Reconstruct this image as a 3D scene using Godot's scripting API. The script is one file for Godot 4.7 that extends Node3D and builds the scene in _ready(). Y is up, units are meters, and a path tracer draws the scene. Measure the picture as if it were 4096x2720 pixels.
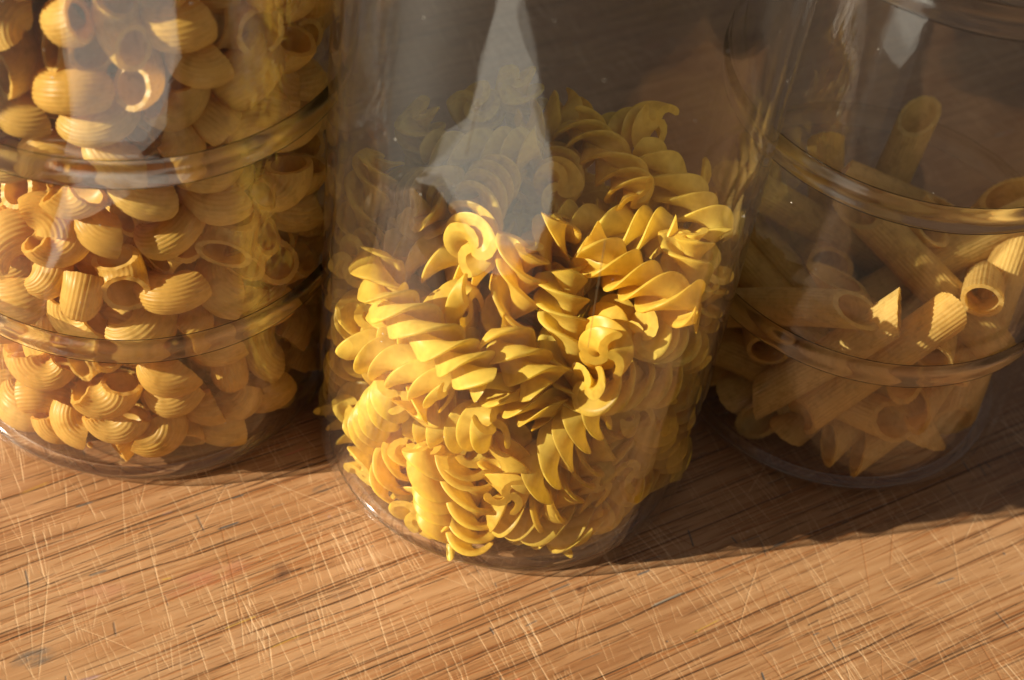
extends Node3D
# Three clear jars of dry pasta (elbows, spirals, penne) on a scratched old chopping board in low sun.

const EYE := Vector3(0.0, 0.2755, 0.0)
const JAR_L := Vector3(-0.0752, 0.0, -0.2428)
const JAR_M := Vector3(0.0010, 0.0, -0.2327)
const JAR_R := Vector3(0.0689, 0.0, -0.2652)
const TO_SUN := Vector3(-0.869, 0.383, 0.314)
const GRAIN := Vector2(0.82, -0.57)      # direction of the wood grain on the board, as (x, z)
const TILE := 0.34                       # metres of board that one texture covers

var cam: Camera3D
var rng := RandomNumberGenerator.new()
var names := {}
var labels_used := {}
var M := {}

# ---------------------------------------------------------------- naming
func numbered(n: String) -> String:
	var k: int = names.get(n, 0)
	names[n] = k + 1
	return n if k == 0 else "%s_%03d" % [n, k]

func tag(o: Node3D, label: String, category: String, group := "", kind := "") -> void:
	if label: o.set_meta("label", label)
	if category: o.set_meta("category", category)
	if group: o.set_meta("group", group)
	if kind: o.set_meta("kind", kind)

func part(called: String, mesh: Mesh, mat: Material, parent: Node3D) -> MeshInstance3D:
	var o := MeshInstance3D.new()
	o.name = called if parent != self else numbered(called)
	o.mesh = mesh
	o.material_override = mat
	parent.add_child(o, true)
	return o

# ---------------------------------------------------------------- mesh helpers
func made(v: PackedVector3Array, idx: PackedInt32Array, uv := PackedVector2Array(), flip := false) -> ArrayMesh:
	var nr := PackedVector3Array()
	nr.resize(v.size())
	if flip:
		for i in range(0, idx.size(), 3):
			var t := idx[i + 1]
			idx[i + 1] = idx[i + 2]
			idx[i + 2] = t
	for i in range(0, idx.size(), 3):
		var a := idx[i]
		var b := idx[i + 1]
		var c := idx[i + 2]
		var n := (v[c] - v[a]).cross(v[b] - v[a])     # front faces run clockwise
		nr[a] += n
		nr[b] += n
		nr[c] += n
	for i in nr.size(): nr[i] = nr[i].normalized()
	var arr := []
	arr.resize(Mesh.ARRAY_MAX)
	arr[Mesh.ARRAY_VERTEX] = v
	arr[Mesh.ARRAY_NORMAL] = nr
	arr[Mesh.ARRAY_INDEX] = idx
	if uv.size() == v.size(): arr[Mesh.ARRAY_TEX_UV] = uv
	var m := ArrayMesh.new()
	m.add_surface_from_arrays(Mesh.PRIMITIVE_TRIANGLES, arr)
	return m

# A profile of (radius, height) turned about the y axis; it runs from the bottom up for an outside.
func lathe(profile: PackedVector2Array, segs: int, closed := false) -> ArrayMesh:
	var v := PackedVector3Array()
	var idx := PackedInt32Array()
	var n := profile.size()
	for p in profile:
		for k in segs:
			var a := TAU * k / segs
			v.append(Vector3(p.x * sin(a), p.y, p.x * cos(a)))
	for i in (n if closed else n - 1):
		var i2 := (i + 1) % n
		for k in segs:
			var k2 := (k + 1) % segs
			var a := i * segs + k
			var b := i * segs + k2
			var c := i2 * segs + k2
			var d := i2 * segs + k
			idx.append_array(PackedInt32Array([a, c, b, a, d, c]))
	return made(v, idx)

func arc_pts(cx: float, cy: float, r: float, a0: float, a1: float, n: int) -> PackedVector2Array:
	var out := PackedVector2Array()
	for i in n + 1:
		var a := deg_to_rad(lerpf(a0, a1, float(i) / n))
		out.append(Vector2(cx + r * cos(a), cy + r * sin(a)))
	return out

# ---------------------------------------------------------------- pasta shapes
# A three bladed right handed spiral along y.
func fusilli_mesh(length: float, radius: float, turns: float, r: RandomNumberGenerator) -> ArrayMesh:
	var slices := 72
	var v := PackedVector3Array()
	var idx := PackedInt32Array()
	var rr := [0.16, 0.34, 0.52, 0.7, 0.86, 0.95]
	var per := rr.size() * 2 + 3
	var curl := r.randf_range(1.25, 1.65)
	var off := [r.randf_range(-0.16, 0.16), r.randf_range(-0.16, 0.16), r.randf_range(-0.16, 0.16)]
	var size_of := [r.randf_range(0.93, 1.04), r.randf_range(0.9, 1.03), r.randf_range(0.92, 1.04)]
	var ph := r.randf() * TAU
	var slant0 := r.randf_range(-0.5, 0.5)
	var slant1 := r.randf_range(-0.5, 0.5)
	var bend := r.randf_range(-0.0016, 0.0016)
	var thick := 0.00068
	for s in slices:
		var t := float(s) / (slices - 1)
		var y := (t - 0.5) * length
		var tw := TAU * turns * (t + 0.035 * sin(t * 9.0 + ph))
		for arm in 3:
			var base: float = TAU * arm / 3.0 + off[arm] + tw
			var big: float = radius * size_of[arm] * (1.0 + 0.045 * sin(t * 13.0 + ph + arm * 2.1) + 0.02 * sin(t * 31.0 + arm))
			var pts := []
			for k in rr.size(): pts.append([rr[k], 1.0])
			pts.append([0.99, 0.78])
			pts.append([1.03, 0.0])
			pts.append([0.99, -0.78])
			for k in rr.size(): pts.append([rr[rr.size() - 1 - k], -1.0])
			for q in pts:
				var f: float = q[0]
				var th := thick * (1.25 - 0.25 * f)
				var a := base + curl * pow(f, 1.3)
				var dirv := Vector2(cos(a), sin(a))
				var slope := 1.3 * curl * pow(f, 0.3) * f
				var tang := (dirv + Vector2(-dirv.y, dirv.x) * slope).normalized()
				var side := Vector2(-tang.y, tang.x)
				var p2: Vector2 = dirv * f * big + side * th * float(q[1])
				var e0 := maxf(0.0, 1.0 - t * 5.0)
				var e1 := maxf(0.0, t * 5.0 - 4.0)
				var yy := y + p2.x * (slant0 * e0 + slant1 * e1) + p2.y * 0.3 * (slant1 * e0 - slant0 * e1)
				v.append(Vector3(p2.x + bend * (pow(2.0 * t - 1.0, 2.0)), yy, p2.y))
	var ring := per * 3
	for s in slices - 1:
		for k in ring:
			var k2 := (k + 1) % ring
			var a := s * ring + k
			var b := s * ring + k2
			idx.append_array(PackedInt32Array([a, b, b + ring, a, b + ring, a + ring]))
	for e in 2:                                            # the two cut ends, with vertices of their own for a crisp edge
		var src := 0 if e == 0 else (slices - 1) * ring
		var first := v.size()
		var mid := Vector3.ZERO
		for k in ring:
			v.append(v[src + k])
		for arm in 3: mid += v[src + arm * per] + v[src + arm * per + per - 1]
		v.append(mid / 6.0)
		var c := first + ring
		for arm in 3:
			var o := first + arm * per
			for k in range(0, (per - 1) / 2):
				var a := o + k
				var b := o + per - 1 - k
				var q := PackedInt32Array([a, b - 1, a + 1, a, b, b - 1]) if a + 1 != b - 1 else PackedInt32Array([a, b, a + 1])
				if e == 1:
					for z in range(0, q.size(), 3):
						var h := q[z + 1]
						q[z + 1] = q[z + 2]
						q[z + 2] = h
				idx.append_array(q)
			var nxt := first + ((arm + 1) % 3) * per
			var t1 := [c, o, o + per - 1]
			var t2 := [c, o + per - 1, nxt]
			for tr in [t1, t2]:
				idx.append_array(PackedInt32Array([tr[0], tr[2], tr[1]] if e == 0 else [tr[0], tr[1], tr[2]]))
	return made(v, idx)

# A hollow tube of nu x nv points, outside and inside, joined at its ends. spine(t) gives centre, side and up; outer(t, a) and inner(t, a) the radii.
func tube(nu: int, nv: int, at: Callable) -> ArrayMesh:
	var v := PackedVector3Array()
	var idx := PackedInt32Array()
	for shell in 2:
		for j in nv:
			for i in nu:
				v.append(at.call(shell, float(j) / (nv - 1), TAU * i / nu))
	for shell in 2:
		var o := shell * nu * nv
		for j in nv - 1:
			for i in nu:
				var i2 := (i + 1) % nu
				var a := o + j * nu + i
				var b := o + j * nu + i2
				var c := b + nu
				var d := a + nu
				idx.append_array(PackedInt32Array([a, b, c, a, c, d] if shell == 0 else [a, c, b, a, d, c]))
	for e in 2:                                            # end rims
		var j := 0 if e == 0 else nv - 1
		var first := v.size()
		for i in nu:
			v.append(v[j * nu + i])
			v.append(v[nu * nv + j * nu + i])
		for i in nu:
			var a := first + i * 2
			var b := first + ((i + 1) % nu) * 2
			idx.append_array(PackedInt32Array([a, a + 1, b + 1, a, b + 1, b] if e == 0 else [a, b + 1, a + 1, a, b, b + 1]))
	return made(v, idx)

func elbow_mesh(r: RandomNumberGenerator) -> ArrayMesh:
	var turn := deg_to_rad(r.randf_range(105.0, 160.0))
	var rc := r.randf_range(0.0037, 0.0044)
	var ra := r.randf_range(0.0038, 0.0042)
	var flat := r.randf_range(0.85, 1.2)
	var pinch := r.randf_range(0.0, 0.5)
	var flare := r.randf_range(0.0, 0.14)
	var ph := r.randf() * TAU
	var wall := 0.00095
	var all := r.randf_range(0.82, 1.0)
	return tube(96, 26, func(shell: int, t: float, a: float) -> Vector3:
		var th := (t - 0.5) * turn
		var out := Vector3(sin(th), -cos(th), 0.0)
		var grow: float = 1.0 + flare * t * t + 0.02 * sin(t * 7.0 + ph)
		var sx: float = grow * (1.0 - pinch * pow(1.0 - t, 3.0))
		var sz: float = grow * flat * (1.0 + 0.3 * pinch * pow(1.0 - t, 3.0))
		var rad: float = ra
		if shell == 0:
			rad += 0.00010 * cos(28.0 * a) + 0.00007 * sin(5.0 * a + t * 4.0 + ph)
		else:
			rad -= wall
		var edge: float = 0.00006 * sin(9.0 * a + ph) if (t == 0.0 or t == 1.0) else 0.0
		return (out * (rc + rad * sx * cos(a)) + Vector3(0, 0, rad * sz * sin(a)) + Vector3(0, rc * 0.55, 0) + Vector3(cos(th), sin(th), 0) * edge) * all)

func penne_mesh(length: float, r: RandomNumberGenerator) -> ArrayMesh:
	var ra := r.randf_range(0.0037, 0.0041)
	var cut := r.randf_range(0.95, 1.25)
	var bend := r.randf_range(-0.0012, 0.0012)
	var oval := r.randf_range(0.93, 1.05)
	var ph := r.randf() * TAU
	return tube(120, 18, func(shell: int, t: float, a: float) -> Vector3:
		var rad: float = ra + (0.000085 * cos(30.0 * a) + 0.00005 * sin(3.0 * a + ph + t * 3.0) if shell == 0 else -0.00082)
		var x: float = rad * cos(a) * oval
		var z: float = rad * sin(a) / oval
		var y: float = (t - 0.5) * length + x * cut + 0.00008 * sin(11.0 * a + ph)
		return Vector3(x + bend * (pow(2.0 * t - 1.0, 2.0) - 0.5), y, z))

# ---------------------------------------------------------------- a heap of pieces, settled in its jar
class Heap:
	var kind := ""
	var jar := Vector3.ZERO
	var inner := 0.035
	var floor_y := 0.005
	var top := 0.06
	var rad := 0.0045
	var reach := 0.0001
	var local := PackedVector3Array()
	var pos: Array[Vector3] = []
	var rot: Array[Basis] = []
	var pos0: Array[Vector3] = []
	var rot0: Array[Basis] = []
	var held: Array[bool] = []
	func add(p: Vector3, b: Basis, hold: bool) -> void:
		pos.append(p)
		rot.append(b)
		pos0.append(p)
		rot0.append(b)
		held.append(hold)
	func settle(rounds: int, pull: float) -> void:
		var n := pos.size()
		for it in rounds:
			var move := PackedVector3Array()
			move.resize(n)
			var spin := PackedVector3Array()
			spin.resize(n)
			var hits := PackedInt32Array()
			hits.resize(n)
			var all := []
			for i in n:
				for l in local:
					var s: Vector3 = pos[i] + rot[i] * l
					all.append([s.y, i, s])
					var q := Vector2(s.x - jar.x, s.z - jar.z)
					var over := q.length() - (inner - rad)
					var push := Vector3.ZERO
					if over > 0.0:
						var w := q.normalized() * over
						push -= Vector3(w.x, 0, w.y)
					if s.y < floor_y + rad: push.y += floor_y + rad - s.y
					if s.y > top: push.y -= (s.y - top) * 0.3
					if push != Vector3.ZERO:
						move[i] += push
						spin[i] += (s - pos[i]).cross(push)
						hits[i] += 1
			all.sort_custom(func(a, b): return a[0] < b[0])
			var two := 2.0 * rad
			for x in all.size():
				var e: Array = all[x]
				var si: Vector3 = e[2]
				var i: int = e[1]
				var lim: float = e[0] + two
				var y := x + 1
				while y < all.size():
					var f: Array = all[y]
					if f[0] > lim: break
					y += 1
					if f[1] == i: continue
					var d: Vector3 = f[2] - si
					var l2 := d.length_squared()
					if l2 >= two * two or l2 < 1e-14: continue
					var ln := sqrt(l2)
					var push := d * ((two - ln) * 0.5 / ln)
					var j: int = f[1]
					move[i] -= push
					move[j] += push
					spin[i] -= (si - pos[i]).cross(push)
					spin[j] += (f[2] - pos[j]).cross(push)
					hits[i] += 1
					hits[j] += 1
			var g := 0.0006 * (1.0 - float(it) / rounds)
			for i in n:
				var k := 1.0 / maxf(1.0, sqrt(float(hits[i])) * 1.2)
				pos[i] += move[i] * k
				var w: Vector3 = spin[i] * k / reach
				var ang := w.length()
				if ang > 1e-6: rot[i] = (Basis(w / ang, minf(ang, 0.25)) * rot[i]).orthonormalized()
				if held[i]:
					var back := pull * clampf(1.3 - 1.6 * float(it) / rounds, 0.0, 1.0)
					pos[i] = pos[i].lerp(pos0[i], back)
					rot[i] = rot[i].slerp(rot0[i], back)
				else:
					pos[i].y -= g

# whatever still reaches through the wall or the floor is moved back inside
func tuck(h: Heap, extra: float) -> void:
	for i in h.pos.size():
		for again in 10:
			var worst := Vector3.ZERO
			for l in h.local:
				var tip: Vector3 = l * (1.0 + 0.12 * l.length() / 0.008) if h.kind == "fusilli" else l
				var s: Vector3 = h.pos[i] + h.rot[i] * tip
				var q := Vector2(s.x - h.jar.x, s.z - h.jar.z)
				var over: float = q.length() - (h.inner - h.rad - extra)
				var push := Vector3.ZERO
				if over > 0.0:
					var w := q.normalized() * over
					push -= Vector3(w.x, 0, w.y)
				push.y = maxf(0.0, h.floor_y + h.rad + extra - s.y)
				if push.length() > worst.length(): worst = push
			if worst.length() < 0.00003: break
			h.pos[i] += worst

func aim(d: Vector3, roll: float) -> Basis:                 # y along d
	var y := d.normalized()
	var x := y.cross(Vector3(0.31, 0.2, 0.93)).normalized()
	return Basis(x, y, x.cross(y)) * Basis(Vector3.UP, roll)

var fus_heap := Heap.new()
var elb_heap := Heap.new()
var pen_heap := Heap.new()

func fus(x: float, y: float, z: float, ax: float, ay: float, az: float) -> void:
	fus_heap.add(Vector3(x, y, z), aim(Vector3(ax, ay, az), rng.randf() * TAU), true)

func pen(x: float, y: float, z: float, ax: float, ay: float, az: float) -> void:
	pen_heap.add(Vector3(x, y, z), aim(Vector3(ax, ay, az), rng.randf() * TAU), true)

func elb(x: float, y: float, z: float, ox: float, oy: float, oz: float, tx: float, ty: float, tz: float) -> void:
	var o := Vector3(ox, oy, oz).normalized()               # the way the two mouths face
	var t := Vector3(tx, ty, tz)
	t = (t - o * t.dot(o)).normalized()
	elb_heap.add(Vector3(x, y, z), Basis(t, o, t.cross(o)), true)

func random_basis() -> Basis:
	return Basis(Quaternion(rng.randfn(), rng.randfn(), rng.randfn(), rng.randfn()).normalized())

func fill(h: Heap, count: int, margin: float) -> void:
	for k in count:
		var a := rng.randf() * TAU
		var q := sqrt(rng.randf()) * (h.inner - margin)
		h.add(h.jar + Vector3(sin(a) * q, rng.randf_range(h.floor_y + margin, h.top), cos(a) * q), random_basis(), false)

func place_spirals() -> void:
	fus(-.0018, .0486, -.2063, 0.96, -0.25, 0.10)
	fus(-.0015, .0564, -.2167, -0.15, -0.95, 0.27)
	fus(.0140, .0610, -.2327, 0.97, -0.09, -0.22)
	fus(.0213, .0639, -.2177, 0.89, -0.31, 0.33)
	fus(.0109, .0513, -.2117, 0.08, -0.88, 0.47)
	fus(.0216, .0466, -.2115, 0.87, -0.24, -0.43)
	fus(.0300, .0480, -.2218, 0.66, -0.49, -0.57)
	fus(.0333, .0652, -.2257, 0.25, -0.95, 0.20)
	fus(.0342, .0495, -.2271, 0.09, -0.99, -0.04)
	fus(-.0156, .0428, -.2159, 0.57, 0.79, 0.23)
	fus(-.0234, .0404, -.2235, 0.52, 0.79, 0.33)
	fus(-.0091, .0325, -.2089, 0.83, 0.44, 0.35)
	fus(-.0105, .0143, -.2095, 0.76, 0.53, 0.37)
	fus(-.0226, -.0097, -.2183, 0.62, 0.44, 0.65)
	fus(.0007, .0161, -.2052, 0.66, 0.75, 0.01)
	fus(.0136, .0273, -.2089, 0.88, 0.01, -0.47)
	fus(.0178, .0104, -.2128, 0.75, -0.15, -0.64)
	fus(.0157, .0068, -.2107, 0.76, 0.65, 0.00)
	fus(.0073, -.0045, -.2069, 0.97, -0.08, -0.24)
	fus(.0252, -.0050, -.2195, 0.48, -0.60, -0.64)
	fus(.0090, -.0032, -.2127, 0.94, 0.35, 0.00)
	fus(-.0084, .0048, -.2061, 0.12, 0.99, 0.04)
	fus(-.0297, .0087, -.2277, 0.14, -0.99, 0.09)
	fus(-.0298, .0369, -.2357, 0.10, -0.48, -0.87)
	fus(-.0325, .0158, -.2367, 0.11, -0.81, -0.57)
	fus(-.0239, .0258, -.2208, 0.39, 0.68, 0.63)
	fus(.0285, .0149, -.2247, 0.17, -0.93, -0.33)
	fus(.0300, .0038, -.2223, 0.57, -0.64, -0.52)
	fus(.0346, .0026, -.2277, 0.06, -0.99, 0.11)
	fus(.0348, .0314, -.2288, 0.93, -0.35, 0.01)
	fus(.0113, .0333, -.2117, 0.94, 0.26, -0.24)
	fus(-.0213, .0235, -.2179, 0.36, 0.75, 0.55)
	fus(.0239, .0191, -.2200, 0.24, -0.87, -0.44)
	fus(-.0184, .0271, -.2127, 0.25, 0.94, 0.24)
	fus(-.0066, .0562, -.2467, -0.22, -0.30, -0.93)
	fus(.0029, .0618, -.2467, -0.16, -0.23, -0.96)
	fus(.0084, .0610, -.2587, 0.84, 0.48, 0.24)
	fus(.0153, .0643, -.2477, -0.75, -0.03, -0.66)
	fus(.0268, .0692, -.2427, 0.53, -0.82, 0.20)
	fus(-.0202, .0534, -.2437, -0.29, -0.43, -0.86)
	fus(-.0227, .0507, -.2327, 0.59, -0.24, -0.77)
	fus(-.0143, .0533, -.2247, 0.89, 0.46, 0.00)
	fus(-.0030, .0571, -.2606, 0.22, -0.97, -0.03)
	fus(-.0102, .0593, -.2583, 0.54, -0.81, -0.24)
	fus(.0007, .0601, -.2267, 0.66, 0.60, -0.45)
	fus(.0243, .0623, -.2407, 0.85, 0.12, -0.51)
	fus(-.0091, .0483, -.2397, 0.63, -0.01, 0.78)
	fus(-.0287, .0404, -.2377, 0.28, -0.94, 0.17)
	fus(.0090, .0487, -.2327, 0.32, -0.31, -0.89)
	fus(-.0179, .0526, -.2518, 0.46, -0.87, -0.16)

func place_elbows() -> void:
	elb(-.0736, .1019, -.2114, 0.16, 0.40, 0.90, 0.98, -0.11, -0.17)
	elb(-.0840, .0987, -.2126, -0.84, 0.30, 0.45, 0.15, -0.52, 0.84)
	elb(-.0656, .1084, -.2128, 0.66, 0.54, 0.52, 0.65, -0.44, 0.62)
	elb(-.0600, .1061, -.2152, -0.11, -0.04, -0.99, 0.90, 0.29, -0.31)
	elb(-.0512, .1025, -.2223, 0.28, 0.28, 0.92, 0.99, -0.10, 0.10)
	elb(-.0439, .0900, -.2386, 0.75, 0.55, 0.36, -0.14, 0.86, -0.49)
	elb(-.0643, .0972, -.2133, -0.54, 0.69, 0.47, 0.43, -0.62, 0.66)
	elb(-.0590, .0923, -.2158, -0.61, 0.78, 0.11, 0.59, 0.55, -0.59)
	elb(-.0740, .0930, -.2113, 0.06, -0.46, -0.88, 0.97, 0.17, -0.18)
	elb(-.0558, .0981, -.2180, 0.07, 0.42, -0.90, 1.00, -0.03, 0.04)
	elb(-.0497, .0913, -.2243, -0.38, -0.36, -0.85, 0.74, 0.59, -0.32)
	elb(-.0442, .0826, -.2368, 0.25, 0.09, -0.96, 0.96, 0.04, 0.26)
	elb(-.0820, .0900, -.2121, 0.21, 0.15, -0.97, 0.99, -0.10, 0.10)
	elb(-.0723, .0875, -.2114, -0.33, 0.16, -0.93, 0.94, 0.23, -0.25)
	elb(-.0677, .0823, -.2122, 0.50, -0.13, -0.86, 0.71, -0.48, 0.51)
	elb(-.0590, .0819, -.2158, -0.97, 0.06, 0.25, 0.15, -0.60, 0.79)
	elb(-.0514, .0837, -.2221, 0.18, -0.96, -0.21, 0.94, 0.23, -0.25)
	elb(-.0750, .0713, -.2113, -0.13, 0.96, -0.25, 1.00, 0.03, -0.04)
	elb(-.0822, .0622, -.2121, -0.42, 0.88, -0.20, 0.86, 0.35, -0.37)
	elb(-.0642, .0648, -.2133, -0.41, -0.22, -0.89, 0.76, 0.44, -0.47)
	elb(-.0556, .0691, -.2181, 0.10, 0.06, -0.99, 1.00, -0.03, 0.04)
	elb(-.0588, .0573, -.2159, 0.19, 0.19, 0.96, 0.85, 0.52, -0.11)
	elb(-.0523, .0599, -.2211, 0.20, 0.80, 0.56, 0.17, 0.67, -0.72)
	elb(-.0695, .0527, -.2118, 0.01, 0.66, 0.75, 0.29, -0.65, 0.70)
	elb(-.0838, .0500, -.2125, -0.92, -0.20, -0.35, 0.05, 0.68, -0.73)
	elb(-.0793, .0421, -.2116, 0.41, 0.86, -0.30, 0.92, -0.27, 0.29)
	elb(-.0615, .0475, -.2144, -0.08, -0.26, -0.96, 0.99, 0.10, -0.11)
	elb(-.0551, .0447, -.2185, 0.56, 0.04, -0.83, 0.80, -0.41, 0.43)
	elb(-.0482, .0493, -.2266, 0.37, 0.88, 0.30, 0.65, -0.52, 0.55)
	elb(-.0444, .0400, -.2360, 0.30, 0.79, 0.54, 0.87, 0.33, -0.35)
	elb(-.0476, .0373, -.2275, 0.01, -0.10, -0.99, 0.94, 0.23, -0.25)
	elb(-.0906, .0301, -.2153, -0.25, 0.87, 0.43, 0.94, 0.23, -0.25)
	elb(-.0878, .0215, -.2139, 0.54, 0.81, -0.24, 0.92, -0.27, 0.29)
	elb(-.0753, .0313, -.2113, 0.57, 0.22, 0.79, 0.82, 0.39, -0.42)
	elb(-.0739, .0171, -.2113, -0.13, 0.96, -0.25, 0.97, 0.17, -0.18)
	elb(-.0618, .0275, -.2143, -0.15, 0.50, -0.85, 0.99, 0.10, -0.11)
	elb(-.0637, .0164, -.2135, -0.35, 0.25, -0.90, 0.94, 0.23, -0.25)
	elb(-.0564, .0166, -.2175, 0.56, 0.28, -0.78, 0.74, -0.28, 0.61)
	elb(-.0482, .0216, -.2265, 0.49, -0.28, -0.82, 0.45, -0.61, 0.65)
	elb(-.0480, .0098, -.2269, -0.33, -0.06, -0.94, 0.97, 0.17, -0.18)
	elb(-.0915, .0059, -.2159, 0.22, -0.22, -0.95, 1.00, -0.03, 0.04)
	elb(-.0808, .0093, -.2118, 0.70, 0.30, -0.65, 0.65, -0.52, 0.55)
	elb(-.0725, .0110, -.2114, -0.14, 0.91, -0.38, 0.99, 0.10, -0.11)
	elb(-.0851, -.0029, -.2129, 0.07, 0.87, -0.48, 1.00, 0.03, -0.04)
	elb(-.0742, -.0004, -.2113, -0.92, -0.17, 0.36, -0.34, 0.64, -0.69)
	elb(-.0660, -.0022, -.2127, -0.50, -0.39, 0.77, 0.88, -0.32, 0.35)
	elb(-.0661, .0065, -.2127, -0.72, 0.62, -0.30, 0.76, 0.44, -0.47)
	elb(-.0545, .0003, -.2190, 0.21, -0.08, -0.97, 1.00, -0.03, 0.04)
	elb(-.0469, -.0002, -.2289, 0.28, 0.85, 0.45, 0.75, -0.45, 0.48)
	elb(-.0854, .0773, -.2130, 0.09, 0.29, -0.95, 0.99, 0.10, -0.11)
	elb(-.0960, -.0069, -.2192, 0.24, -0.82, -0.52, 0.89, 0.31, -0.33)
	elb(-.0476, .0632, -.2276, -0.54, 0.84, 0.11, 0.53, 0.58, -0.62)
	elb(-.0445, .0557, -.2356, 0.23, -0.00, -0.97, 0.95, -0.21, 0.23)
	elb(-.0437, .0607, -.2433, 0.51, 0.40, 0.76, 0.07, 0.68, -0.73)
	elb(-.0455, .0756, -.2322, -0.32, 0.02, -0.95, 0.90, 0.29, -0.31)
	elb(-.0806, .0783, -.2118, 0.08, -0.98, -0.20, 0.94, 0.23, -0.25)
	elb(-.0648, .0737, -.2131, 0.13, -0.23, -0.96, 1.00, -0.03, 0.04)
	elb(-.0715, .0639, -.2115, 0.45, -0.05, -0.89, 0.85, -0.36, 0.39)
	elb(-.0665, .0372, -.2125, -0.52, -0.08, -0.85, 0.76, 0.44, -0.47)
	elb(-.0567, .0343, -.2173, 0.08, 0.20, -0.98, 1.00, 0.03, -0.04)

func place_tubes() -> void:
	pen(.0570, .0454, -.2379, -0.16, -0.99, -0.07)
	pen(.0704, .0277, -.2353, -0.04, -1.00, 0.00)
	pen(.0640, .0246, -.2357, -0.05, -1.00, -0.01)
	pen(.0798, .0143, -.2405, 0.13, -0.95, 0.28)
	pen(.0879, .0240, -.2466, 0.30, -0.86, -0.40)
	pen(.0888, .0083, -.2476, 0.04, -0.96, -0.29)
	pen(.0950, .0342, -.2612, 0.48, 0.08, -0.87)
	pen(.0864, .0363, -.2642, 0.88, 0.25, -0.40)
	pen(.0835, .0337, -.2542, 0.59, -0.46, 0.66)
	pen(.0499, .0096, -.2536, -0.01, -0.23, -0.97)
	pen(.0455, .0015, -.2632, -0.15, 0.34, -0.93)
	pen(.0556, .0038, -.2478, 0.66, 0.47, -0.58)
	pen(.0591, -.0006, -.2380, 0.93, -0.14, 0.34)
	pen(.0706, -.0012, -.2402, 0.27, 0.52, -0.81)
	pen(.0645, .0049, -.2452, 0.51, 0.79, -0.33)
	pen(.0771, -.0042, -.2432, 0.29, 0.28, -0.91)
	pen(.0966, -.0052, -.2463, 0.55, 0.81, 0.17)
	pen(.0942, .0080, -.2452, 0.70, 0.22, -0.68)
	pen(.0984, .0077, -.2502, -0.15, -0.97, 0.17)
	pen(.1001, .0154, -.2572, -0.63, 0.13, 0.77)
	pen(.0547, .0137, -.2672, 0.95, 0.10, -0.29)
	pen(.0533, .0266, -.2652, 0.60, -0.28, 0.75)
	pen(.0791, .0371, -.2875, 0.08, -0.80, 0.60)
	pen(.0829, .0255, -.2792, -0.39, -0.89, -0.25)
	pen(.0536, .0252, -.2752, 0.03, -0.88, 0.47)
	pen(.0615, .0207, -.2762, 0.11, -0.87, 0.48)
	pen(.0936, .0262, -.2762, -0.40, -0.91, -0.14)

# ---------------------------------------------------------------- which pieces the camera meets first, on a coarse grid
func seen_pieces(heaps: Array) -> Dictionary:
	var w := 256
	var hgt := 170
	var depth := PackedFloat32Array()
	depth.resize(w * hgt)
	depth.fill(1e9)
	var owner_of := PackedInt32Array()
	owner_of.resize(w * hgt)
	owner_of.fill(-1)
	var inv := cam.transform.affine_inverse()
	var foc := hgt * 0.5 / tan(deg_to_rad(cam.fov) * 0.5)
	for hi in heaps.size():
		var h: Heap = heaps[hi]
		for i in h.pos.size():
			for l in h.local:
				var c: Vector3 = inv * (h.pos[i] + h.rot[i] * l)
				var px := w * 0.5 + foc * c.x / -c.z
				var py := hgt * 0.5 - foc * c.y / -c.z
				var rp: float = foc * h.rad * 0.8 / -c.z
				for yy in range(maxi(0, int(py - rp)), mini(hgt, int(py + rp) + 1)):
					for xx in range(maxi(0, int(px - rp)), mini(w, int(px + rp) + 1)):
						if (xx + 0.5 - px) ** 2 + (yy + 0.5 - py) ** 2 > rp * rp: continue
						if -c.z < depth[yy * w + xx]:
							depth[yy * w + xx] = -c.z
							owner_of[yy * w + xx] = hi * 10000 + i
	var out := {}
	for y in hgt:
		for x in w:
			var k := owner_of[y * w + x]
			if k < 0: continue
			var e: Array = out.get(k, [0, 0.0, 0.0])
			out[k] = [e[0] + 1, e[1] + (x + 0.5) / w, e[2] + (y + 0.5) / hgt]
	return out

func in_words(k: int) -> String:
	var small := "zero one two three four five six seven eight nine ten eleven twelve thirteen fourteen fifteen sixteen seventeen eighteen nineteen".split(" ")
	var tens := "zero ten twenty thirty forty fifty sixty seventy eighty ninety hundred".split(" ")
	k = clampi(k, 0, 100)
	if k < 20: return small[k]
	return tens[k / 10] if k % 10 == 0 else tens[k / 10] + "-" + small[k % 10]

func pose_words(h: Heap, i: int) -> String:
	var c := cam.transform.basis.inverse() * h.rot[i].y
	if h.kind == "elbow":
		if c.z > 0.6: return "both mouths facing out"
		if c.z < -0.6: return "ribbed back facing out"
		if c.y > 0.6: return "curved belly down"
		if c.y < -0.6: return "curved belly up"
		return "mouths to the right" if c.x > 0 else "mouths to the left"
	if absf(c.z) > 0.8: return "end on"
	if c.y < 0: c = -c
	if absf(c.x) < 0.35 * absf(c.y): return "upright"
	if absf(c.y) < 0.35 * absf(c.x): return "lying level"
	return "leaning right" if c.x > 0 else "leaning left"

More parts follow.
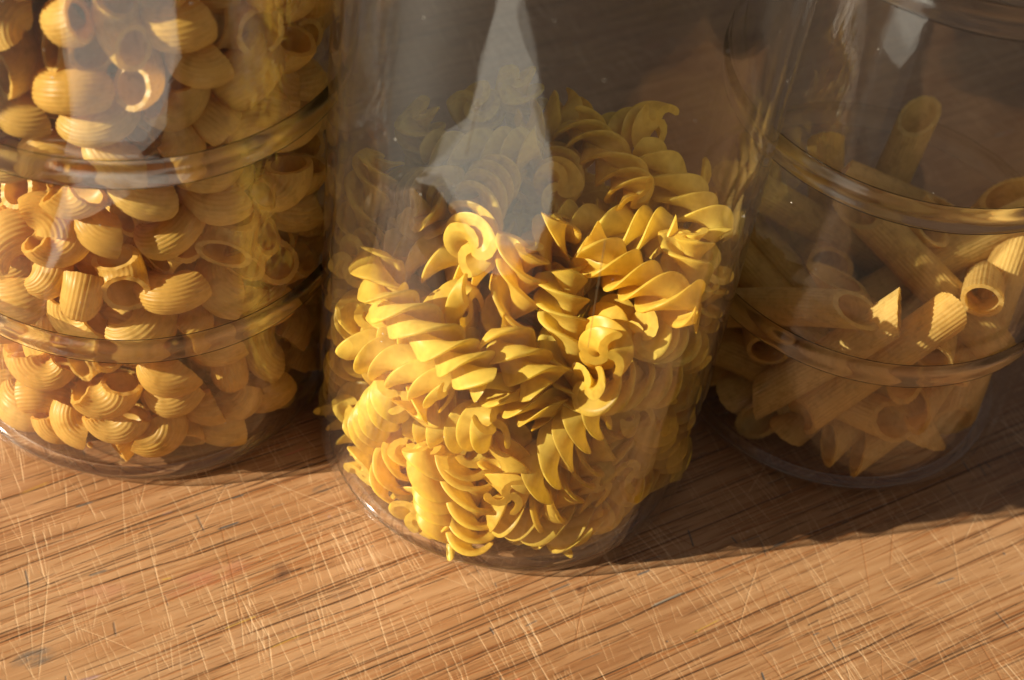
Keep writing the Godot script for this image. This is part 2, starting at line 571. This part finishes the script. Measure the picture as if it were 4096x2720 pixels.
func lay_out(h: Heap, hi: int, seen: Dictionary, meshes: Array, mats: Array, called: String, noun: String, category: String, group: String) -> void:
	var buried := {}
	for i in h.pos.size():
		var e: Array = seen.get(hi * 10000 + i, [0, 0.0, 0.0])
		var k := i % meshes.size()
		var t := Transform3D(h.rot[i], h.pos[i])
		if e[0] < 3:
			if not buried.has(k): buried[k] = []
			buried[k].append(t)
			continue
		var o := part(called, meshes[k], mats[(i * 7 + i / 3) % mats.size()], self)
		o.transform = t
		var x := roundi(100.0 * e[1] / e[0])
		var y := roundi(100.0 * e[2] / e[0])
		var text := ""
		for nudge in [0, 1, -1, 2, -2]:
			text = "%s, %s, %s percent across and %s percent down the photo" % [noun, pose_words(h, i), in_words(x + nudge), in_words(y)]
			if not labels_used.has(text): break
		labels_used[text] = true
		tag(o, text, category, group)
	for k in buried:
		var mm := MultiMesh.new()
		mm.transform_format = MultiMesh.TRANSFORM_3D
		mm.mesh = meshes[k]
		mm.instance_count = buried[k].size()
		for q in buried[k].size(): mm.set_instance_transform(q, buried[k][q])
		var o := MultiMeshInstance3D.new()
		o.name = numbered("buried_" + called)
		o.multimesh = mm
		o.material_override = mats[k % mats.size()]
		add_child(o, true)
		tag(o, "pieces packed deep inside the %s" % group.replace("pieces in the ", ""), category, "buried " + category, "stuff")

# ---------------------------------------------------------------- materials
func lin(r: float, g: float, b: float, a := 1.0) -> Color:
	var c := Color(r, g, b).linear_to_srgb()
	c.a = a
	return c

func glass(haze: float, rough: float) -> StandardMaterial3D:
	var m := StandardMaterial3D.new()
	m.transparency = BaseMaterial3D.TRANSPARENCY_ALPHA
	m.albedo_color = lin(0.55, 0.53, 0.5, haze)
	m.roughness = rough
	m.metallic_specular = 0.5
	m.cull_mode = BaseMaterial3D.CULL_DISABLED
	return m

func pasta(r: float, g: float, b: float, soft: float, grain: Texture2D, tint: Texture2D) -> StandardMaterial3D:
	var m := StandardMaterial3D.new()
	m.albedo_color = lin(r, g, b)
	m.albedo_texture = tint
	m.roughness = 0.38
	m.metallic_specular = 0.45
	m.backlight_enabled = true
	m.backlight = lin(soft, soft, soft)
	m.uv1_triplanar = true
	m.uv1_scale = Vector3.ONE * 90.0
	return m

func noise_tex(size: int, freq: float, octaves: int, ramp: Gradient, sd: int) -> NoiseTexture2D:
	var n := FastNoiseLite.new()
	n.seed = sd
	n.noise_type = FastNoiseLite.TYPE_SIMPLEX_SMOOTH
	n.frequency = freq
	n.fractal_octaves = octaves
	var t := NoiseTexture2D.new()
	t.width = size
	t.height = size
	t.seamless = true
	t.noise = n
	if ramp: t.color_ramp = ramp
	return t

func ramp(cols: Array, at: Array) -> Gradient:
	var g := Gradient.new()
	g.offsets = PackedFloat32Array(at)
	g.colors = PackedColorArray(cols)
	return g

# ---------------------------------------------------------------- the board's surface, in texture space: x along the grain, y across it
var wood: Image
var relief: Image
const PX := 2048

func dab(x: int, y: int, c: Color, a: float, h: float) -> void:
	x = posmod(x, PX)
	y = posmod(y, PX)
	if a > 0.0: wood.set_pixel(x, y, wood.get_pixel(x, y).lerp(c, a))
	if h != 0.0:
		var v := relief.get_pixel(x, y).r
		relief.set_pixel(x, y, Color(clampf(v + h, 0.0, 1.0), 0, 0))

# One stroke with a soft edge: from a point, at an angle, tapering to both ends, wandering a little.
func stroke(p: Vector2, ang: float, length: float, width: float, c: Color, a: float, h: float, wander: float, broken := 0.0) -> void:
	var n := int(length)
	var d := Vector2(cos(ang), sin(ang))
	var ph := rng.randf() * 10.0
	var fq := rng.randf_range(0.004, 0.012)
	var steep := absf(d.y) > absf(d.x)
	for s in n:
		var t := float(s) / n
		var edge := minf(1.0, minf(t, 1.0 - t) * 6.0)
		if broken > 0.0 and sin(s * 0.031 + ph * 3.0) + sin(s * 0.083 + ph) < broken * 2.0 - 1.0: continue
		var q := p + d * s + Vector2(-d.y, d.x) * (wander * (sin(s * fq + ph) + 0.35 * sin(s * fq * 4.3 + ph * 2.0)))
		var half := width * 0.5 * (0.55 + 0.45 * edge)
		var centre := q.x if steep else q.y
		for k in range(floori(centre - half), ceili(centre + half) + 1):
			var cover := clampf(half + 0.5 - absf(k - centre), 0.0, 1.0) * edge
			if cover <= 0.02: continue
			if steep: dab(k, int(q.y), c, a * cover, h * cover)
			else: dab(int(q.x), k, c, a * cover, h * cover)

func blotch(p: Vector2, rx: float, ry: float, c: Color, a: float) -> void:
	var nz := FastNoiseLite.new()
	nz.seed = int(p.x * 3 + p.y)
	nz.frequency = 0.06
	for y in range(-int(ry), int(ry) + 1):
		for x in range(-int(rx), int(rx) + 1):
			var q := (x / rx) ** 2 + (y / ry) ** 2
			if q > 1.0: continue
			var k := (1.0 - q) * clampf(0.55 + 1.3 * nz.get_noise_2d(p.x + x * 0.35, p.y + y), 0.0, 1.0)
			dab(int(p.x) + x, int(p.y) + y, c, a * k, 0.0)

func on_board(x: float, z: float) -> Vector2:              # a place on the board, in texture pixels
	return Vector2(x * GRAIN.x + z * GRAIN.y, -x * GRAIN.y + z * GRAIN.x) / TILE * PX

func paint_board() -> void:
	var broad := FastNoiseLite.new()
	broad.seed = 11
	broad.frequency = 0.006
	broad.fractal_octaves = 3
	var fine := FastNoiseLite.new()
	fine.seed = 12
	fine.frequency = 0.03
	fine.fractal_octaves = 2
	var n := 1024
	wood = Image.create_empty(n, n, false, Image.FORMAT_RGB8)
	var pale := Vector3(0.455, 0.258, 0.127)
	var tan_ := Vector3(0.37, 0.19, 0.083)
	var brown := Vector3(0.265, 0.115, 0.043)
	for y in n:
		for x in n:
			var big := broad.get_noise_2d(x * 0.35, y * 1.0)
			var fib := fine.get_noise_2d(x * 0.3, y * 6.0)
			var k := clampf(0.5 + 0.6 * big + 0.4 * fib, 0.0, 1.0)
			var c := brown.lerp(tan_, minf(1.0, k * 2.0)).lerp(pale, maxf(0.0, k * 2.0 - 1.0))
			wood.set_pixel(x, y, lin(c.x, c.y, c.z))
	wood.resize(PX, PX, Image.INTERPOLATE_CUBIC)
	relief = Image.create_empty(PX, PX, false, Image.FORMAT_RF)
	relief.fill(Color(0.7, 0, 0))
	var dark := lin(0.07, 0.035, 0.018)
	var rust := lin(0.27, 0.095, 0.028)
	var light := lin(0.74, 0.53, 0.33)
	var ink := lin(0.045, 0.06, 0.085)
	for k in 26000:                                         # fibres
		var shade := brown * rng.randf_range(0.45, 0.95) if rng.randf() < 0.6 else pale * rng.randf_range(1.0, 1.3)
		stroke(Vector2(rng.randf() * PX, rng.randf() * PX), rng.randfn() * 0.012, rng.randf_range(10, 70), rng.randf_range(0.6, 1.2), lin(shade.x, shade.y, shade.z), rng.randf_range(0.3, 0.75), rng.randf_range(-0.08, 0.02), 0.5)
	for k in 70:                                            # old stains
		blotch(Vector2(rng.randf() * PX, rng.randf() * PX), rng.randf_range(40, 170), rng.randf_range(10, 34), [rust, lin(0.22, 0.10, 0.045), lin(0.33, 0.2, 0.12)][k % 3], rng.randf_range(0.2, 0.55))
	for k in 1700:                                          # reddish cuts along the grain
		stroke(Vector2(rng.randf() * PX, rng.randf() * PX), rng.randfn() * 0.03, rng.randf_range(50, 380), rng.randf_range(0.8, 1.9), rust, rng.randf_range(0.3, 0.85), -0.16, 1.6)
	for k in 2200:                                          # short dark checks
		stroke(Vector2(rng.randf() * PX, rng.randf() * PX), rng.randfn() * 0.02, rng.randf_range(20, 170), rng.randf_range(0.6, 1.3), dark, rng.randf_range(0.35, 0.85), -0.3, 1.0)
	for k in 330:                                           # open cracks along the grain
		var p := Vector2(rng.randf() * PX, rng.randf() * PX)
		var a := rng.randfn() * 0.012
		var l := rng.randf_range(120, 800)
		stroke(p, a, l, rng.randf_range(2.0, 3.6), rust, 0.4, 0.0, 2.2)
		stroke(p, a, l, rng.randf_range(0.7, 1.5), dark, rng.randf_range(0.55, 0.95), -0.45, 2.2)
	for k in 9000:                                          # pale knife marks across the grain
		var a := PI * 0.5 + 0.09 + rng.randfn() * 0.12
		stroke(Vector2(rng.randf() * PX, rng.randf() * PX), a, rng.randf_range(10, 70) * (2.5 if rng.randf() < 0.12 else 1.0), rng.randf_range(0.5, 1.0), light, rng.randf_range(0.15, 0.65), -0.06, 0.5)
	for c in 190:                                           # and the same in tight bunches
		var p := Vector2(rng.randf() * PX, rng.randf() * PX)
		var a := PI * 0.5 + 0.09 + rng.randfn() * 0.16
		for k in rng.randi_range(4, 12):
			stroke(p + Vector2(rng.randfn() * 26, rng.randfn() * 18), a + rng.randfn() * 0.03, rng.randf_range(20, 95), rng.randf_range(0.6, 1.3), light, rng.randf_range(0.4, 0.9), -0.07, 0.4)
	for k in 420:                                           # pale and rusty knife marks at other angles
		stroke(Vector2(rng.randf() * PX, rng.randf() * PX), PI * 0.5 + rng.randf_range(-1.1, 1.1), rng.randf_range(30, 200), rng.randf_range(0.7, 1.4), light if rng.randf() < 0.55 else rust, rng.randf_range(0.25, 0.7), -0.08, 1.5)
	for k in 700:                                           # ink caught in the cuts
		var a := rng.randfn() * 0.04 if rng.randf() < 0.55 else PI * 0.5 + 0.1 + rng.randfn() * 0.12
		stroke(Vector2(rng.randf() * PX, rng.randf() * PX), a, rng.randf_range(4, 34), rng.randf_range(1.0, 2.6), ink, rng.randf_range(0.25, 0.7), -0.1, 0.5)
	for k in 160:                                           # specks of paint: yellow, red, violet, pale blue, white
		var c: Color = [lin(0.62, 0.4, 0.04), lin(0.55, 0.1, 0.06), lin(0.36, 0.26, 0.36), lin(0.26, 0.33, 0.36), lin(0.75, 0.72, 0.66)][k % 5]
		var p := Vector2(rng.randf() * PX, rng.randf() * PX)
		if k % 5 == 4: blotch(p, 2.6, 2.2, c, 1.0)
		else: stroke(p, rng.randfn() * 0.1, rng.randf_range(5, 50), rng.randf_range(1.5, 4.0), c, rng.randf_range(0.25, 0.6), 0.0, 1.0)
	# marks that can be found in the photograph
	blotch(on_board(-0.0499, -0.1867), 60, 17, lin(0.42, 0.12, 0.08), 0.45)
	blotch(on_board(-0.0688, -0.1793), 46, 15, lin(0.44, 0.16, 0.11), 0.35)
	blotch(on_board(-0.0372, -0.1905), 16, 14, lin(0.1, 0.045, 0.025), 0.8)
	blotch(on_board(-0.0323, -0.2117), 17, 6, ink, 1.0)
	blotch(on_board(-0.0761, -0.1643), 26, 13, ink, 0.75)
	blotch(on_board(0.0198, -0.1968), 5, 5, lin(0.06, 0.02, 0.01), 1.0)
	stroke(on_board(-0.0495, -0.1725), 0.0, 110, 1.4, lin(0.6, 0.4, 0.06), 0.6, 0.0, 1.0, 0.15)


func polygon_board(outline: PackedVector2Array, thick: float, bevel: float) -> ArrayMesh:
	# outline as (x, z), counter-clockwise seen from above; the top lies at y = 0
	var n := outline.size()
	var ring := func(inset: float, y: float) -> PackedVector3Array:
		var out := PackedVector3Array()
		var shape := Geometry2D.offset_polygon(outline, -inset, Geometry2D.JOIN_MITER)[0] if inset > 0.0 else outline
		for p in shape: out.append(Vector3(p.x, y, p.y))
		return out
	var st := SurfaceTool.new()
	st.begin(Mesh.PRIMITIVE_TRIANGLES)
	var rings := [ring.call(bevel, 0.0), ring.call(bevel * 0.3, -bevel * 0.3), ring.call(0.0, -bevel), ring.call(0.0, -thick)]
	# every ring starts at the corner nearest to the first corner of the outline
	for k in rings.size():
		var best := 0
		for i in rings[k].size():
			if Vector2(rings[k][i].x, rings[k][i].z).distance_to(outline[0]) < Vector2(rings[k][best].x, rings[k][best].z).distance_to(outline[0]): best = i
		var turned := PackedVector3Array()
		for i in rings[k].size(): turned.append(rings[k][(best + i) % rings[k].size()])
		rings[k] = turned
	var put := func(p: Vector3, down: float) -> void:
		var uv := on_board(p.x, p.z) / PX
		st.set_uv(Vector2(uv.x, uv.y + down / TILE))
		st.add_vertex(p)
	var top: PackedVector3Array = rings[0]
	var flat := PackedVector2Array()
	for p in top: flat.append(Vector2(p.x, p.z))
	var tri := Geometry2D.triangulate_polygon(flat)
	st.set_smooth_group(-1)
	for i in range(0, tri.size(), 3):
		var a := top[tri[i]]
		var b := top[tri[i + 1]]
		var c := top[tri[i + 2]]
		if (c - a).cross(b - a).y < 0.0:
			var h := b
			b = c
			c = h
		for p in [a, b, c]: put.call(p, 0.0)
	for k in 3:
		for i in n:
			var a: Vector3 = rings[k][i]
			var b: Vector3 = rings[k][(i + 1) % n]
			var c: Vector3 = rings[k + 1][(i + 1) % n]
			var d: Vector3 = rings[k + 1][i]
			var out := (a + b) * 0.5 - Vector3(0.02, 0, -0.25)
			var q := [a, b, c, a, c, d]
			if (c - a).cross(b - a).dot(Vector3(out.x, 0.001, out.z)) < 0.0: q = [a, c, b, a, d, c]
			for p in q: put.call(p, -p.y)
	st.generate_normals()
	return st.commit()

func build_jar(called: String, at: Vector3, outer: float, wall: float, height: float, beads: Array, label: String) -> Node3D:
	var jar := Node3D.new()
	jar.name = numbered(called)
	add_child(jar)
	jar.position = at
	tag(jar, label, "jar", "clear jars of pasta on the board")
	var y0 := 0.0006
	var shell := PackedVector2Array([Vector2(0.0001, y0 + 0.0016), Vector2(outer * 0.6, y0 + 0.0014), Vector2(outer - 0.0072, y0 + 0.0006)])
	shell.append_array(arc_pts(outer - 0.0052, y0 + 0.0052, 0.0052, -100, 0, 12))
	for k in 40:
		shell.append(Vector2(outer + 0.00008 * sin(k * 1.9), lerpf(y0 + 0.008, height, k / 39.0)))
	part("glass_wall", lathe(shell, 160), M.glass, jar)
	var ri := outer - wall
	var lining := PackedVector2Array([Vector2(0.0001, y0 + 0.0034), Vector2(ri * 0.7, y0 + 0.0033)])
	lining.append_array(arc_pts(ri - 0.0045, y0 + 0.0076, 0.0045, -90, 0, 10))
	for k in 24:
		lining.append(Vector2(ri + 0.0001 * sin(k * 1.3 + 1.0), lerpf(y0 + 0.011, height, k / 23.0)))
	part("glass_lining", lathe(lining, 160), M.lining, jar)
	var rim := PackedVector2Array()
	for p in arc_pts(outer - wall * 0.5, height + wall * 0.55, wall * 0.5, 0, 360, 20).slice(0, 20): rim.append(p)
	part("rim", lathe(rim, 128, true), M.bead, jar)
	var foot := PackedVector2Array()
	for p in arc_pts(outer - 0.0034, y0 + 0.0018, 0.0011, 0, 360, 18).slice(0, 18): foot.append(p)
	part("base_ring", lathe(foot, 160, true), M.bead, jar)
	for h in beads:
		var ring := PackedVector2Array()
		for k in 25:
			var u := 2.0 * k / 24.0 - 1.0
			ring.append(Vector2(outer + 0.0003 + 0.0004 * pow(cos(u * PI * 0.5), 2.0), h + 0.0031 * u))
		for k in range(1, 6): ring.append(Vector2(outer + 0.00025, h + 0.0031 * (1.0 - k / 3.0)))
		part("bead_ring", lathe(ring, 200, true), M.bead, jar)
	var dust := MultiMesh.new()
	dust.transform_format = MultiMesh.TRANSFORM_3D
	var fleck := SphereMesh.new()
	fleck.radius = 0.5
	fleck.height = 1.0
	fleck.radial_segments = 7
	fleck.rings = 4
	dust.mesh = fleck
	dust.instance_count = 110
	for k in 110:
		var a := rng.randf_range(-1.7, 1.7)
		var n := Vector3(sin(a), 0, cos(a))
		var big := 0.00011 * exp(rng.randfn() * 0.45)
		var tall := rng.randf_range(0.8, 2.2)
		dust.set_instance_transform(k, Transform3D(Basis(Vector3(0, 1, 0).cross(n) * big, Vector3.UP * big * tall, n * big * 0.4).rotated(n, rng.randf() * TAU), n * outer + Vector3(0, rng.randf_range(0.006, height - 0.02), 0)))
	var specks := MultiMeshInstance3D.new()
	specks.name = "dust_flecks"
	specks.multimesh = dust
	specks.material_override = M.dust
	jar.add_child(specks, true)
	specks.set_meta("kind", "stuff")
	return jar

func _ready() -> void:
	rng.seed = 20240511
	# camera, sky, sun, exposure
	cam = Camera3D.new()
	cam.name = "camera"
	cam.transform = Transform3D(Basis(Vector3(0.98888, 0.10175, -0.10844), Vector3(-0.14870, 0.67667, -0.72111), Vector3(0.0, 0.72922, 0.68428)).orthonormalized(), EYE)
	cam.fov = 21.654
	cam.near = 0.01
	cam.far = 60.0
	var lens := CameraAttributesPhysical.new()
	lens.frustum_focal_length = 62.0
	lens.frustum_focus_distance = 0.315
	lens.exposure_aperture = 18.0
	cam.attributes = lens
	add_child(cam)
	cam.current = true
	var env := Environment.new()
	env.background_mode = Environment.BG_SKY
	var sky_mat := ProceduralSkyMaterial.new()
	sky_mat.sky_top_color = lin(0.058, 0.058, 0.06)
	sky_mat.sky_horizon_color = lin(0.12, 0.10, 0.078)
	sky_mat.sky_curve = 0.2
	sky_mat.ground_bottom_color = lin(0.03, 0.025, 0.02)
	sky_mat.ground_horizon_color = lin(0.08, 0.07, 0.06)
	var sky := Sky.new()
	sky.sky_material = sky_mat
	env.sky = sky
	env.tonemap_mode = Environment.TONE_MAPPER_LINEAR
	env.tonemap_exposure = 2.05
	env.sdfgi_enabled = true
	env.ssao_enabled = true
	env.ssil_enabled = true
	var we := WorldEnvironment.new()
	we.name = "world_environment"
	we.environment = env
	add_child(we)
	var sun := DirectionalLight3D.new()
	sun.name = "sun"
	sun.light_energy = 1.6
	sun.light_color = Color(1.0, 0.95, 0.85)
	sun.light_angular_distance = 0.5
	sun.shadow_enabled = true
	sun.basis = Basis.looking_at(-TO_SUN.normalized(), Vector3.UP)
	add_child(sun)

	# materials
	paint_board()
	M.board = StandardMaterial3D.new()
	M.board.albedo_texture = ImageTexture.create_from_image(wood)
	M.board.roughness = 0.46
	M.board.metallic_specular = 0.5
	M.board.heightmap_enabled = true
	M.board.heightmap_texture = ImageTexture.create_from_image(relief)
	M.board.heightmap_scale = 0.05
	M.table = StandardMaterial3D.new()
	M.table.albedo_color = lin(0.045, 0.036, 0.028)
	M.table.roughness = 0.6
	M.cloth = StandardMaterial3D.new()
	M.cloth.albedo_color = lin(0.84, 0.86, 0.88)
	M.cloth.roughness = 0.9
	M.dust = StandardMaterial3D.new()
	M.dust.albedo_color = lin(0.6, 0.56, 0.48)
	M.dust.roughness = 0.9
	M.hair = StandardMaterial3D.new()
	M.hair.albedo_color = lin(0.12, 0.075, 0.03)
	M.hair.roughness = 0.7
	M.shade_block = StandardMaterial3D.new()  # dark surface of the unseen block that shades the scene
	M.shade_block.albedo_color = lin(0.10, 0.075, 0.055)
	M.shade_block.roughness = 0.9
	M.glass = glass(0.012, 0.03)
	M.lining = glass(0.005, 0.05)
	M.bead = StandardMaterial3D.new()
	M.bead.refraction_enabled = true
	M.bead.refraction_scale = 0.05
	M.bead.albedo_color = Color(1, 1, 1, 0.0)
	M.bead.roughness = 0.09
	M.bead.transparency = BaseMaterial3D.TRANSPARENCY_ALPHA
	var grain := noise_tex(256, 0.035, 3, null, 5)
	var tint := noise_tex(256, 0.012, 3, ramp([Color(0.86, 0.82, 0.72), Color(1, 1, 1), Color(0.96, 0.95, 0.9)], [0.0, 0.55, 1.0]), 6)
	var fus_mats := [pasta(0.94, 0.72, 0.12, 1.1, grain, tint), pasta(0.94, 0.695, 0.105, 1.1, grain, tint), pasta(0.94, 0.745, 0.145, 1.1, grain, tint)]
	var elb_mats := [pasta(0.90, 0.61, 0.15, 1.1, grain, tint), pasta(0.89, 0.585, 0.13, 1.1, grain, tint), pasta(0.91, 0.635, 0.17, 1.1, grain, tint)]
	var pen_mats := [pasta(0.935, 0.69, 0.22, 1.1, grain, tint), pasta(0.925, 0.65, 0.18, 1.1, grain, tint), pasta(0.935, 0.71, 0.25, 1.1, grain, tint)]

	# the setting
	var table := BoxMesh.new()
	table.size = Vector3(2.4, 0.03, 1.8)
	var tb := part("table_top", table, M.table, self)
	tb.position = Vector3(0.1, -0.0375, -0.4)
	tag(tb, "dark table top under the board", "", "", "structure")
	var outline := PackedVector2Array([Vector2(-0.085, -0.029), Vector2(0.0, -0.0615), Vector2(0.12, -0.085), Vector2(0.19, -0.13), Vector2(0.185, -0.50), Vector2(-0.16, -0.52), Vector2(-0.155, -0.30), Vector2(-0.1165, -0.186), Vector2(-0.1, -0.1)])
	var bd := part("chopping_board", polygon_board(outline, 0.022, 0.002), M.board, self)
	tag(bd, "worn brown wooden board covered in knife scratches under the jars", "board")
	var wall := BoxMesh.new()  # unseen block left of view, placed to shade the far board
	wall.size = Vector3(0.5, 0.42, 0.34)
	var wl := part("unseen_shade_block", wall, M.shade_block, self)
	wl.position = Vector3(-0.44, 0.188, -0.43)
	var unseen_shade_ledge := BoxMesh.new()  # its overhang, also out of view, darkens the upper left jar
	unseen_shade_ledge.size = Vector3(0.5, 0.2, 0.5)
	var lg := part("unseen_shade_ledge", unseen_shade_ledge, M.shade_block, wl)
	lg.position = Vector3(0.002, 0.036, 0.01)
	tag(wl, "unseen dark block out of view at left, placed to shade far board and left jar", "", "", "structure")

	var nap := PackedVector2Array([Vector2(-0.108, -0.0389), Vector2(-0.078, -0.0353), Vector2(-0.0277, -0.0784), Vector2(0.0015, -0.1064), Vector2(0.0111, -0.1283), Vector2(0.004, -0.142), Vector2(-0.025, -0.142), Vector2(-0.065, -0.138), Vector2(-0.095, -0.14), Vector2(-0.109, -0.156), Vector2(-0.1135, -0.158), Vector2(-0.106, -0.135), Vector2(-0.0926, -0.1002)])  # unseen white cloth, shaped and tilted sunward to mirror as a pale wedge
	var nst := SurfaceTool.new()
	nst.begin(Mesh.PRIMITIVE_TRIANGLES)
	nst.set_smooth_group(-1)
	var lift := func(p: Vector2, on: bool) -> Vector3: return Vector3(p.x, 0.0028 + 0.2867 * maxf(0.0, p.x + 0.114) if on else 0.0005, p.y)
	var ntri := Geometry2D.triangulate_polygon(nap)
	for k in range(0, ntri.size(), 3):
		var a := nap[ntri[k]]
		var b := nap[ntri[k + 1]]
		var c := nap[ntri[k + 2]]
		if (c - a).cross(b - a) > 0.0:
			var sw := b
			b = c
			c = sw
		for p in [a, b, c]: nst.add_vertex(lift.call(p, true))
		for p in [a, c, b]: nst.add_vertex(lift.call(p, false))
	for k in nap.size():
		var a := nap[k]
		var b := nap[(k + 1) % nap.size()]
		for p in [lift.call(a, true), lift.call(b, true), lift.call(b, false), lift.call(a, true), lift.call(b, false), lift.call(a, false)]: nst.add_vertex(p)
	nst.generate_normals()
	var cl := part("unseen_napkin", nst.commit(), M.cloth, self)
	tag(cl, "unseen white napkin out of view, placed to mirror a pale wedge in the smooth jar", "napkin")

	# the jars
	build_jar("pasta_jar", JAR_L, 0.0402, 0.0020, 0.19, [0.0412, 0.0830, 0.1245], "clear glass jar with raised rings packed full of ridged elbow pasta")
	build_jar("pasta_jar", JAR_M, 0.0380, 0.0016, 0.20, [], "tall smooth clear jar part filled with yellow fusilli spirals")
	build_jar("pasta_jar", JAR_R, 0.0376, 0.0020, 0.19, [0.0391, 0.0790, 0.1200], "clear glass jar with raised rings holding a few penne tubes in the shade")

	var mid: Node3D = get_node("pasta_jar_001")
	for e in [[Vector3(-0.00979, 0.11494, -0.19617), Vector3(-0.01079, 0.10414, -0.19648)], [Vector3(0.01183, 0.09148, -0.19619), Vector3(0.01242, 0.06731, -0.19637)]]:
		var hair := CylinderMesh.new()
		hair.top_radius = 0.00008
		hair.bottom_radius = 0.00005
		hair.radial_segments = 6
		hair.height = (e[0] - e[1]).length()
		var ho := part("hairline_scratch", hair, M.hair, mid)
		var up: Vector3 = (e[0] - e[1]).normalized()
		var sx := up.cross(Vector3(0, 0, 1)).normalized()
		ho.transform = Transform3D(Basis(sx, up, sx.cross(up)), (e[0] + e[1]) * 0.5 - JAR_M)

	# the pasta: heaps that lean on the glass, settled together with what lies behind them
	fus_heap.kind = "fusilli"
	fus_heap.jar = JAR_M
	fus_heap.inner = 0.0361
	fus_heap.rad = 0.0039
	fus_heap.top = 0.064
	fus_heap.reach = 0.00008
	for k in 5: fus_heap.local.append(Vector3(0, (k - 2) * 0.0040, 0))
	fus_heap.floor_y = 0.0038
	elb_heap.floor_y = 0.0036
	pen_heap.floor_y = 0.0035
	elb_heap.kind = "elbow"
	elb_heap.jar = JAR_L
	elb_heap.inner = 0.0378
	elb_heap.rad = 0.0035
	elb_heap.top = 0.135
	elb_heap.reach = 0.00006
	for k in 3:
		var th := (k - 1) * 1.05
		elb_heap.local.append(Vector3(sin(th) * 0.0036, -cos(th) * 0.0036 + 0.0019, 0))
	pen_heap.kind = "penne"
	pen_heap.jar = JAR_R
	pen_heap.inner = 0.0342
	pen_heap.rad = 0.0040
	pen_heap.top = 0.046
	pen_heap.reach = 0.00014
	for k in 7: pen_heap.local.append(Vector3(0, (k - 3) * 0.0064, 0))
	rng.seed = 4107
	place_spirals()
	place_elbows()
	place_tubes()
	fill(fus_heap, 130, 0.007)
	fill(elb_heap, 620, 0.005)
	fill(pen_heap, 9, 0.014)
	fus_heap.settle(110, 0.35)
	elb_heap.settle(55, 0.35)
	pen_heap.settle(110, 0.5)
	tuck(fus_heap, -0.0003)
	tuck(elb_heap, 0.0002)
	tuck(pen_heap, 0.0)
	var fm := []
	for k in 9:
		var size := rng.randf_range(0.0195, 0.0240) if k < 7 else rng.randf_range(0.012, 0.016)
		fm.append(fusilli_mesh(size, rng.randf_range(0.0043, 0.0048), size * rng.randf_range(70.0, 80.0), rng))
	var em := []
	for k in 12: em.append(elbow_mesh(rng))
	var pm := []
	for k in 5: pm.append(penne_mesh(rng.randf_range(0.036, 0.041), rng))
	# broken bits lying on the floor of each jar
	var bits := 0
	for h in [fus_heap, elb_heap, pen_heap]:
		var mm := MultiMesh.new()
		mm.transform_format = MultiMesh.TRANSFORM_3D
		mm.mesh = [fm[8], em[0], pm[0]][bits]
		mm.instance_count = 46
		for k in 46:
			var a := rng.randf() * TAU
			var q: float = sqrt(rng.randf_range(0.35, 1.0)) * (h.inner - 0.004)
			var s := rng.randf_range(0.05, 0.14)
			mm.set_instance_transform(k, Transform3D(random_basis().scaled(Vector3.ONE * s), h.jar + Vector3(sin(a) * q, 0.0046 + s * 0.004, cos(a) * q)))
		var cr := MultiMeshInstance3D.new()
		cr.name = numbered("pasta_crumbs")
		cr.multimesh = mm
		cr.material_override = [fus_mats, elb_mats, pen_mats][bits][2]
		add_child(cr, true)
		tag(cr, "broken crumbs on the floor of the " + ["smooth jar of fusilli spirals", "packed jar of elbows", "shaded jar of penne"][bits], "pasta crumbs", "", "stuff")
		bits += 1
	var seen := seen_pieces([fus_heap, elb_heap, pen_heap])
	lay_out(fus_heap, 0, seen, fm, fus_mats, "fusilli_spiral", "yellow fusilli spiral", "fusilli", "pieces in the smooth middle jar")
	lay_out(elb_heap, 1, seen, em, elb_mats, "elbow_pasta", "tan elbow", "elbow pasta", "pieces in the packed elbow jar")
	lay_out(pen_heap, 2, seen, pm, pen_mats, "penne_tube", "amber penne tube", "penne", "pieces in the shaded penne jar")
